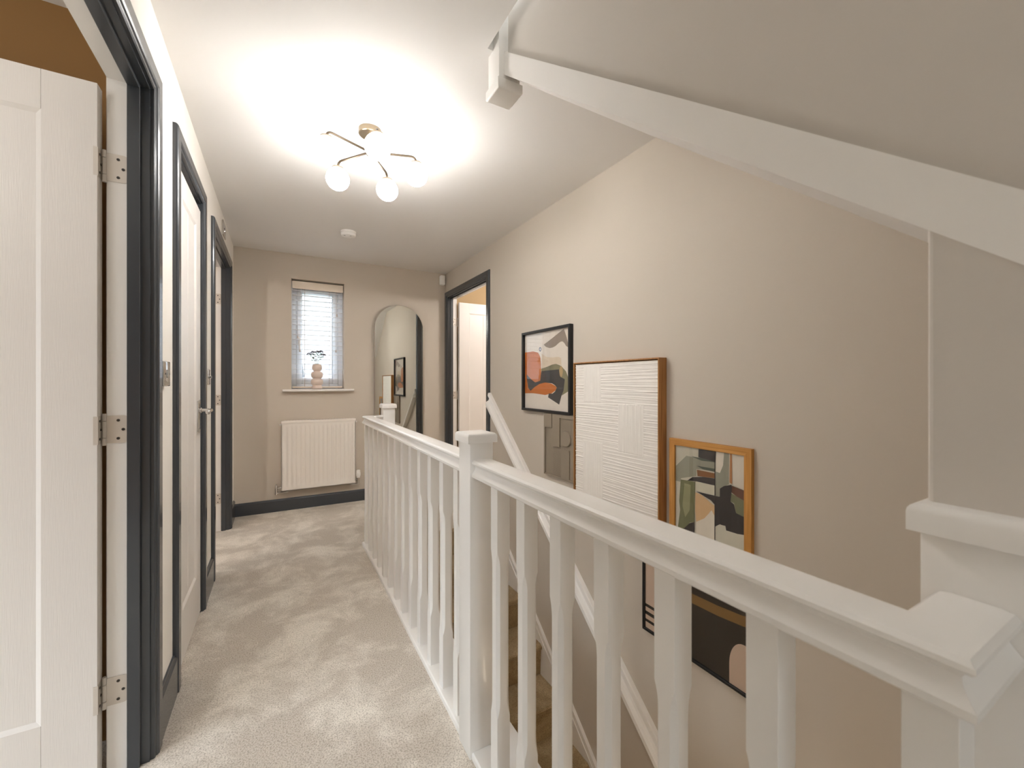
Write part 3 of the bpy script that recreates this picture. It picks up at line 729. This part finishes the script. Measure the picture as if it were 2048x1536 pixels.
# 3 oak framed abstract
p = thing('framed_picture', (XR, 1.148, .42), 'oak framed abstract painting in olive, charcoal, brown and cream', 'picture', 'artworks above the stairs')
b = B(); frame_ring(b, XR - .0005, 1.600, .952, 1.342, .422, .932, .030, 0, 1, .010); fin('picture_frame', b, [M['oak_z'], M['oak_y']], p)
P3 = [('lgrey', [(0, 1), (0.363, 1), (0.356, 0.914), (0.177, 0.902), (0, 0.78)]),
('sage', [(0.177, 0.907), (0.606, 0.895), (0.606, 0.807), (0.334, 0.795), (0.334, 0.725), (0.088, 0.668), (0.079, 0.63), (0, 0.63), (0, 0.78)]),
('char', [(0.366, 1), (0.618, 1), (0.612, 0.891), (0.416, 0.907), (0.363, 0.914)]),
('dgreen', [(0.334, 0.827), (0.612, 0.832), (0.606, 0.802), (0.432, 0.805)]),
('dgreen', [(0.249, 0.911), (0.473, 0.909), (0.606, 0.895), (0.416, 0.885)]),
('brown', [(0.341, 0.789), (0.606, 0.789), (0.609, 0.743), (0.35, 0.727)]),
('char', [(0.274, 0.707), (0.445, 0.732), (0.609, 0.741), (0.609, 0.675), (0.334, 0.673), (0.192, 0.659)]),
('cream', [(0.331, 0.67), (0.609, 0.673), (0.609, 0.586), (0.331, 0.584)]),
('white', [(0.625, 1.0), (0.732, 0.998), (0.719, 0.88), (0.675, 0.802), (0.618, 0.809)]),
('sage', [(0.732, 1), (0.798, 1), (0.792, 0.807), (0.798, 0.718), (0.719, 0.68), (0.675, 0.657), (0.675, 0.582), (0.612, 0.582), (0.618, 0.809), (0.675, 0.802), (0.719, 0.88)]),
('orange', [(0.811, 1), (0.836, 1), (0.839, 0.723), (0.804, 0.734)]),
('white', [(0.839, 1), (1, 1), (1, 0.695), (0.852, 0.72)]),
('brown2', [(0.836, 0.711), (1, 0.691), (1, 0.6), (0.89, 0.625), (0.83, 0.648)]),
('green', [(0.83, 0.641), (0.912, 0.62), (1, 0.6), (1, 0.457), (0.89, 0.473), (0.864, 0.557), (0.817, 0.564)]),
('char', [(0.675, 0.657), (0.732, 0.691), (0.83, 0.718), (0.839, 0.691), (0.817, 0.564), (0.864, 0.548), (0.89, 0.473), (1, 0.457), (1, 0.302), (0.899, 0.289), (0.83, 0.28), (0.76, 0.289), (0.751, 0.327), (0.669, 0.323), (0.612, 0.291), (0.606, 0.493), (0.552, 0.525), (0.334, 0.575), (0.498, 0.577), (0.675, 0.582)]),
('green', [(0.088, 0.655), (0.319, 0.666), (0.306, 0.268), (0.233, 0.245), (0.132, 0.141), (0.035, 0.13), (0.079, 0.341), (0.063, 0.43)]),
('olive', [(0.148, 0.627), (0.249, 0.625), (0.233, 0.37), (0.161, 0.284), (0.117, 0.393)]),
('tan', [(0.322, 0.564), (0.416, 0.555), (0.552, 0.5), (0.606, 0.484), (0.606, 0.391), (0.552, 0.432), (0.473, 0.339), (0.334, 0.275), (0.319, 0.386)]),
('white', [(0.334, 0.275), (0.457, 0.336), (0.565, 0.434), (0.606, 0.382), (0.606, 0.0), (0.334, 0.0)]),
('char', [(0.306, 0.268), (0.312, 0.02), (0.02, 0.02), (0.035, 0.12), (0.148, 0.173), (0.233, 0.241)]),
('lgrey', [(0.618, 0.291), (0.681, 0.327), (0.751, 0.32), (0.76, 0.289), (0.912, 0.291), (1, 0.3), (1, 0.0), (0.618, 0.0)]),
('char', [(0.605, 1), (0.615, 1), (0.614, 0), (0.602, 0)])]
c3 = dict(lgrey=(204, 198, 180), sage=(152, 150, 132), char=(56, 50, 48), dgreen=(78, 86, 74), brown=(136, 86, 40), cream=(214, 208, 186), white=(226, 216, 200), orange=(186, 128, 78), brown2=(98, 56, 34), green=(116, 116, 82), olive=(150, 148, 112), tan=(210, 174, 130))
paint('art_print', 1.6095, .982, 1.312, .452, .902, (206, 200, 184), [(c3[k], q_) for k, q_ in P3], p)
b = B(); b.box(1.6062, 1.6077, .982, 1.312, .452, .902); fin('picture_glass', b, M['glass'], p)

# 4 black framed print, lowest
p = thing('framed_picture', (XR, 1.23, -.05), 'black framed print with a dark field, gold band and cream arch, lowest by the handrail', 'picture', 'artworks above the stairs')
fy0, fy1, fz0, fz1 = .945, 1.506, -.049, .378
b = B(); frame_ring(b, XR - .0005, 1.598, fy0, fy1, fz0, fz1, .013, 0, 0, .012); fin('picture_frame', b, M['black'], p)
a0, a1, c0, c1_ = fy0 + .013, fy1 - .013, fz0 + .013, fz1 - .013
def uv(y, z): return ((a1 - y) / (a1 - a0), (z - c0) / (c1_ - c0))
sh = [((44, 36, 26), [uv(1.43, c0), uv(a0, c0), uv(a0, .33), uv(1.43, .33)]),
      ((132, 98, 50), [uv(1.43, .224), uv(1.32, .211), uv(1.217, .207), uv(1.1, .211), uv(.993, .222), uv(a0, .228), uv(a0, .272), uv(.993, .264), uv(1.1, .254), uv(1.217, .25), uv(1.32, .254), uv(1.43, .267)]),
      ((212, 186, 164), [uv(1.047, c0)] + [uv(.985 + .062 * math.cos(t_), .045 + .105 * math.sin(t_)) for t_ in [k * pi / 2 / 8 for k in range(9)]] + [uv(a0, .150), uv(a0, c0)])]
for za, zb in ((.068, .083), (.030, .047), (-.006, .008)): sh.append(((40, 34, 28), [uv(a1, za), uv(1.43, za), uv(1.43, zb), uv(a1, zb)]))
paint('art_print', 1.6075, a0, a1, c0, c1_, (216, 190, 168), sh, p)
b = B(); b.box(1.6035, 1.605, a0, a1, c0, c1_); fin('picture_glass', b, M['glass'], p)

# 5 taupe geometric relief
p = thing('relief_plaque', (XR, 2.22, .56), 'small taupe geometric relief plaque with a raised disc, half behind the white canvas', 'picture', 'artworks above the stairs')
b = B(); b.box(1.606, XR - .0005, 2.036, 2.398, .562, .982, .001, seg=1)
for j in range(30):                                     # fine horizontal scoring
    z = .575 + j * .0065; b.box(1.6048, 1.6065, 2.205, 2.298, z, z + .0042)
for j in range(18):
    z = .852 + j * .0058; b.box(1.6048, 1.6065, 2.10, 2.210, z, z + .0038)
fin('backing_panel', b, M['relief'], p)
b = B(); xr0 = 1.597
b.prism([(y, z) for y, z in ((2.398, .982), (2.306, .982), (2.306, .886), (2.384, .886), (2.384, .575), (2.398, .562))], 0, xr0, 1.607)
b.prism([(2.296, .982), (2.214, .982), (2.214, .769), (2.296, .769)], 0, xr0, 1.607)
b.prism([(2.2139, .982), (2.036, .982), (2.036, .959), (2.2139, .959)], 0, xr0, 1.607)
b.prism([(2.200, .758), (2.113, .758), (2.113, .574), (2.200, .574)], 0, xr0 + .003, 1.607)
b.prism([(2.398, .574), (2.036, .574), (2.036, .562), (2.398, .562)], 0, xr0 + .004, 1.607)
fin('raised_block', b, M['relief'], p)
b = B(); b.lathe([(1e-5, 0), (.048, 0), (.050, .002), (.050, .010)], (xr0 - .002, 2.148, .829), 40, axis=0); fin('raised_disc', b, M['relief'], p)

# ------------------------------------------------------------------ landing balustrade
bal = thing('balustrade', (.565, 1.6, 0), 'white balustrade with handrail, newel and chamfered spindles along the landing edge', 'balustrade')
hw_ = .035
RAIL = [(-.031, .8905), (.031, .8905), (hw_, .894), (hw_, .902), (.029, .909), (.024, .917), (.0225, .924), (.025, .929), (.031, .932), (.0345, .936), (.034, .941), (.029, .946), (.020, .948),
        (-.020, .948), (-.029, .946), (-.034, .941), (-.0345, .936), (-.031, .932), (-.025, .929), (-.0225, .924), (-.024, .917), (-.029, .909), (-hw_, .902), (-hw_, .894)]
cx = .565; yn, yfar = .152, 3.163
ny0, ny1 = 1.205, 1.297
b = B(); b.sweep([(.682, yn), (cx, yn), (cx, ny0 - .0003)], RAIL, smooth=True); fin('handrail', b, M['gloss'], bal, 25)
b = B(); b.sweep([(cx, ny1 + .0003), (cx, yfar), (.672, yfar)], RAIL, smooth=True); fin('handrail', b, M['gloss'], bal, 25)
BASE = [(-.034, 0), (.034, 0), (.034, .018), (.030, .022), (-.030, .022), (-.034, .018)]
b = B(); b.sweep([(.682, yn), (cx, yn), (cx, ny0 - .0003)], BASE); fin('base_rail', b, M['gloss'], bal)
b = B(); b.sweep([(cx, ny1 + .0003), (cx, yfar), (.672, yfar)], BASE); fin('base_rail', b, M['gloss'], bal)
def newel(x0, x1, y0, y1, zb, zt, zcap, ch=True, up=1):
    b = B(); b.box(x0, x1, y0, y1, zb, zt, .0025)
    o = fin('newel_post', b, M['gloss'], bal)
    c = .010; bb = B()
    bm = bmesh.new(); bmesh.ops.create_cube(bm, size=1)
    za, zz_ = zt, zcap
    for v in bm.verts: v.co = Vector(((x0 + x1) / 2 + v.co.x * (x1 - x0 + 2 * c), (y0 + y1) / 2 + v.co.y * (y1 - y0 + 2 * c), (za + zz_) / 2 + v.co.z * (zz_ - za)))
    top = [e for e in bm.edges if all(v.co.z > za + 1e-4 for v in e.verts)]
    bmesh.ops.bevel(bm, geom=top, offset=.011, segments=4, profile=.5, affect='EDGES')
    bb.bm(bm, 0, True)
    fin('newel_cap', bb, M['gloss'], o)
    return o
newel(.524, .606, ny0, ny1, 0, 1.000, 1.030)
newel(.668, .752, 3.120, 3.206, 0, 1.002, 1.034)
newel(.684, .774, .108, .199, 0, 1.012, 1.046)
# spindle with stop chamfers
def spindle_bm(x0, y0, s=.0415, z0=.020, z1=.892, c=.0095, za=.225, zb=.700, tr=.05):
    b = B()
    def ring(z, k):
        x1, y1 = x0 + s, y0 + s
        return [(x0 + k, y0, z), (x1 - k, y0, z), (x1, y0 + k, z), (x1, y1 - k, z), (x1 - k, y1, z), (x0 + k, y1, z), (x0, y1 - k, z), (x0, y0 + k, z)]
    lv = [(z0, .0008), (za, .0008)] + [(za + tr * t_, .0008 + (c - .0008) * (1 - (1 - t_) ** 2.2)) for t_ in (.2, .4, .6, .8, 1)] + \
         [(zb - tr * t_, .0008 + (c - .0008) * (1 - (1 - t_) ** 2.2)) for t_ in (1, .8, .6, .4, .2)] + [(zb, .0008), (z1, .0008)]
    R = [ring(*q_) for q_ in lv]
    vs = [p for r_ in R for p in r_]
    b.add(vs, [(i * 8 + k, i * 8 + (k + 1) % 8, (i + 1) * 8 + (k + 1) % 8, (i + 1) * 8 + k) for i in range(len(R) - 1) for k in range(8)])
    b.add(R[0], [list(range(8))]); b.add(R[-1], [list(range(8))])
    return b
ys = [.131, .290, .446, .598, .752, .907, 1.057] + [1.362 + .1483 * k for k in range(13)]
sp = None
for y in ys:
    if sp is None: sp = fin('spindle', spindle_bm(.5445, y), M['gloss'], bal); y_first = y
    else:
        o = sp.copy(); COL.objects.link(o); o.parent = bal; o.location.y = y - y_first

# ------------------------------------------------------------------ upper flight: stringer, soffit, hanging newel
us = thing('upper_staircase', (XS, .75, 1.8), 'white sloping stringer and plastered underside of the stairs going up', 'stairs')
b = B(); ya, yb_ = .198, 1.305
b.prism([(-1.45, soff(-1.45)), (yb_, soff(yb_)), (yb_, stop_(yb_)), (-1.45, stop_(-1.45))], 0, XS, XS + .024)
fin('stringer', b, M['gloss'], us)
b = B(); b.prism([(-1.45, soff(-1.45)), (1.437, soff(1.437)), (1.437, soff(1.437) + .02), (-1.45, soff(-1.45) + .03)], 0, XS + .024, XR - .0005)
fin('soffit', b, M['ceil'], us)
b = B(); b.box(.679, .765, 1.305, 1.391, 2.272, 2.70, .002); o = fin('newel_post', b, M['gloss'], us)
bm = bmesh.new(); bmesh.ops.create_cube(bm, size=1)
for v in bm.verts: v.co = Vector((.722 + v.co.x * .100, 1.348 + v.co.y * .100, 2.2535 + v.co.z * .037))
bmesh.ops.bevel(bm, geom=[e for e in bm.edges if all(v.co.z < 2.25 for v in e.verts)], offset=.009, segments=4, profile=.5, affect='EDGES')
b = B(); b.bm(bm, 0, True); fin('newel_cap', b, M['gloss'], o)

# ------------------------------------------------------------------ lower flight
ls = thing('carpeted_staircase', (1.17, 3.19, 0), 'beige carpeted stairs going down beside the taupe wall', 'stairs')
go, ri = .255, .215
for k in range(0, 12):
    z = -ri * k; yn_ = 3.195 - go * k; yb2 = yn_ + go + .02 if k else yn_ + .2
    if k == 0:
        P = [(3.194, .0005), (3.180, -.001), (3.172, -.009), (3.172, -.026), (3.184, -.04), (3.190, -ri), (3.194, -ri)]
    else:
        P = [(yb2, z), (yn_ + .012, z), (yn_ + .003, z - .003), (yn_ - .002, z - .012), (yn_ - .001, z - .028), (yn_ + .012, z - .042), (yn_ + .02, z - ri + .0005), (yb2, z - ri + .0005)]
    b = B(); b.prism(P, 0, .728 if k else .755, 1.603); fin('step', b, M['stair_carpet'], ls, 60)
def st_line(y): return -.155 + .842 * (y - 2.911)
b = B()
b.prism([(3.25, st_line(3.25) - .02), (3.25, st_line(3.25) - .42), (.35, st_line(.35) - .42), (.35, st_line(.35) - .02)], 0, 1.6035, XR - .0005)
for (x, n0, n1) in ((1.599, 0, .030), (1.6015, .030, .048), (1.5975, .048, .085)):
    b.prism([(3.25, st_line(3.25) - n0), (3.25, st_line(3.25) - n1), (.35, st_line(.35) - n1), (.35, st_line(.35) - n0)], 0, x, XR - .0005)
o = fin('wall_string', b, M['gloss'], ls); o['label'] = 'white moulded string board along the wall'
b = B()
b.prism([(3.19, -.002), (3.09, -.004), (3.19, st_line(3.19) - .42), (.35, st_line(.35) - .42), (.35, st_line(.35))], 0, .697, .727)
fin('well_string', b, M['gloss'], ls)
# wall handrail
def hr_line(y): return 1.095 + .881 * (y - 3.255)
hr = None
b = B()
al = math.atan(.881); dy, dz = -math.cos(al), -math.sin(al); nyv, nzv = math.sin(al), -math.cos(al)   # direction down the rail, and its downward normal
PR = [(0, 0), (0, .024), (.004, .030), (.018, .033), (.024, .030), (.028, .022), (.036, .020), (.044, .022), (.052, .030), (.057, .044), (.062, .052), (.081, .055), (.087, .050), (.087, .040), (.082, 0)]
rings = []
for ln in (0., 4.0):
    rings.append([(XR - .0008 - d, 3.262 + dy * ln + nyv * n_, hr_line(3.262) + dz * ln + nzv * n_) for n_, d in PR])
n = len(PR)
# vertical cut at the upper end
rings[0] = [(x, 3.262, z + (3.262 - y) * .881) for x, y, z in rings[0]]
b.add(rings[0] + rings[1], [(i, (i + 1) % n, n + (i + 1) % n, n + i) for i in range(n)]); b.add(rings[0], [list(range(n))]); b.add(rings[1], [list(range(n))])
tag(fin('wall_handrail', b, M['gloss'], None, 25), 'white moulded handrail sloping down the taupe wall beside the stairs', 'handrail')

# ------------------------------------------------------------------ outside
b = B(); b.box(-40, 40, 5.5, 90, -2.95, -2.85); b.box(-40, 40, -60, -3, -2.95, -2.85)
struct('outside_ground', b, M['grass'], 'ground outside the window', 'ground')
t = thing('house', (8, 30, -2.85), 'pale neighbouring house with a low roof seen faintly through the window', 'house')
b = B(); b.box(1.6, 10, 24, 32, -2.85, 1.0); fin('house_wall', b, M['brick'], t)
b = B(); b.prism([(23.4, .95), (28, 2.35), (32.6, .95)], 0, 1.2, 10.4); fin('roof', b, M['roof'], t)
for kx, (tx, ty_, sc_) in enumerate(((-1.2, 26, 1.), (1.1, 40, 1.15))):
    t = thing('bare_tree', (tx, ty_, -2.85), ('thin bare tree left of the house beyond the window', 'thin bare tree far behind the house beyond the window')[kx], 'tree', 'trees outside the window')
    rnd = random.Random(20 + kx); b = B(); b.tube([(tx, ty_, -2.85), (tx + .1, ty_, 0), (tx, ty_, 2.5 * sc_)], [.14, .10, .03], 8); fin('trunk', b, M['bark'], t)
    b = B()
    for k in range(60):
        h0 = rnd.uniform(-.2, 2.2); a = rnd.uniform(0, 2 * pi); ln = rnd.uniform(.7, 2.) * (1.2 - h0 * .25)
        e = (tx + math.cos(a) * ln, ty_ + math.sin(a) * ln, h0 + rnd.uniform(.2, .8)); b.tube([(tx, ty_, h0), e], [.025, .008], 5, caps=False)
        for q_ in range(3):
            f_ = rnd.uniform(.3, 1); c_ = Vector((tx, ty_, h0)).lerp(Vector(e), f_); b.tube([c_, c_ + Vector((rnd.uniform(-.5, .5), rnd.uniform(-.5, .5), rnd.uniform(0, .5)))], [.012, .004], 4, caps=False)
    fin('branches', b, M['bark'], t)

# windows behind the camera and in the left room
w = thing('window_2', (.235, -2.45, .85), 'window in the wall behind the camera', 'window', kind='structure')
b = B(); a0, a1, c0, c1_ = W2
b.box(a0, a0 + .06, -2.49, -2.44, c0, c1_); b.box(a1 - .06, a1, -2.49, -2.44, c0, c1_); b.box(a0 + .06, a1 - .06, -2.49, -2.44, c0, c0 + .06); b.box(a0 + .06, a1 - .06, -2.49, -2.44, c1_ - .06, c1_)
fin('window_frame', b, M['upvc'], w)
b = B(); b.box(a0 + .06, a1 - .06, -2.467, -2.463, c0 + .06, c1_ - .06); fin('glass_pane', b, M['wglass'], w)

# ------------------------------------------------------------------ light
W = bpy.data.worlds.new('overcast_sky'); S.world = W; W.use_nodes = True
nt = W.node_tree; bg = nt.nodes['Background']
tc = nt.nodes.new('ShaderNodeTexCoord'); sx = nt.nodes.new('ShaderNodeSeparateXYZ'); rp = nt.nodes.new('ShaderNodeValToRGB')
nt.links.new(tc.outputs['Generated'], sx.inputs[0]); nt.links.new(sx.outputs['Z'], rp.inputs['Fac'])
rp.color_ramp.elements[0].position = .20; rp.color_ramp.elements[0].color = (.108, .120, .132, 1)
rp.color_ramp.elements[1].position = .45; rp.color_ramp.elements[1].color = (.82, .92, 1.0, 1)
nt.links.new(rp.outputs['Color'], bg.inputs['Color']); bg.inputs['Strength'].default_value = 6.2

def light(name, kind, loc, power, col, size=.1, rot=None, sy=None):
    l = bpy.data.lights.new(name, kind); l.energy = power; l.color = col
    if kind == 'AREA':
        l.shape = 'RECTANGLE'; l.size = size; l.size_y = sy or size
    else: l.shadow_soft_size = size
    o = bpy.data.objects.new(name, l); COL.objects.link(o); o.location = loc
    if rot: o.rotation_euler = rot
    return o
def portal(name, loc, sx_, sy_, rot):
    o = light(name, 'AREA', loc, 1, (1, 1, 1), sx_, rot, sy_); o.data.cycles.is_portal = True
    return o
portal('window_portal', (.3315, 4.66, 1.65), .47, 1.05, (-pi / 2, 0, 0))
portal('left_room_side_portal', (-3.42, .1, 1.55), 3.0, 1.5, (pi / 2, 0, -pi / 2))
portal('far_room_portal', (-3.42, 3.35, 1.6), .9, 1.0, (pi / 2, 0, -pi / 2))
portal('left_room_portal', (-1.65, -1.72, 1.725), .9, .85, (pi / 2, 0, 0))
portal('back_window_portal', (.175, -2.51, 1.4), .76, 1.2, (pi / 2, 0, 0))
# added fill lamps, then the lamps of the downstairs hall and far room
light('landing_fill_light', 'POINT', (.08, -1.25, 2.12), 2.0, (1, .97, .93), .22)  # unseen lamp added behind the camera to lift rail and carpet
light('left_room_fill_light', 'POINT', (-1.35, .62, 2.08), 7, (1, .97, .95), .30)  # unseen lamp added to brighten the open leaf and the wall opposite
light('right_room_fill_light', 'POINT', (2.5, 3.2, 2.15), 15, (1, .96, .92), .12)  # unseen lamp added so the far right door leaf gets light
light('hall_pendant', 'POINT', (1.25, .15, -1.0), 2.5, (1, .84, .64), .12)
light('far_room_pendant', 'POINT', (-1.62, 2.24, 2.10), 17, (1, .96, .91), .06)

# ------------------------------------------------------------------ camera
cam = bpy.data.cameras.new('camera'); co = bpy.data.objects.new('camera', cam); COL.objects.link(co)
co.location = (0, 0, 1.193); co.rotation_euler = (pi / 2, 0, -math.radians(29.2856))
cam.sensor_width = 36; cam.lens = 830 / 2048 * 36; cam.shift_y = -3.5 / 2048
cam.clip_start = .01; cam.clip_end = 300
cam.dof.use_dof = True; cam.dof.focus_distance = 2.3; cam.dof.aperture_fstop = 5.6
S.camera = co
S.view_settings.view_transform = 'Standard'; S.view_settings.look = 'None'; S.view_settings.gamma = 1; S.view_settings.exposure = 1.23
S.view_settings.use_curve_mapping = False
S.cycles.use_denoising = True
S.cycles.max_bounces = 10; S.cycles.diffuse_bounces = 6; S.cycles.glossy_bounces = 5; S.cycles.transparent_max_bounces = 16
S.cycles.sample_clamp_indirect = 6.0; S.cycles.caustics_reflective = False; S.cycles.caustics_refractive = False
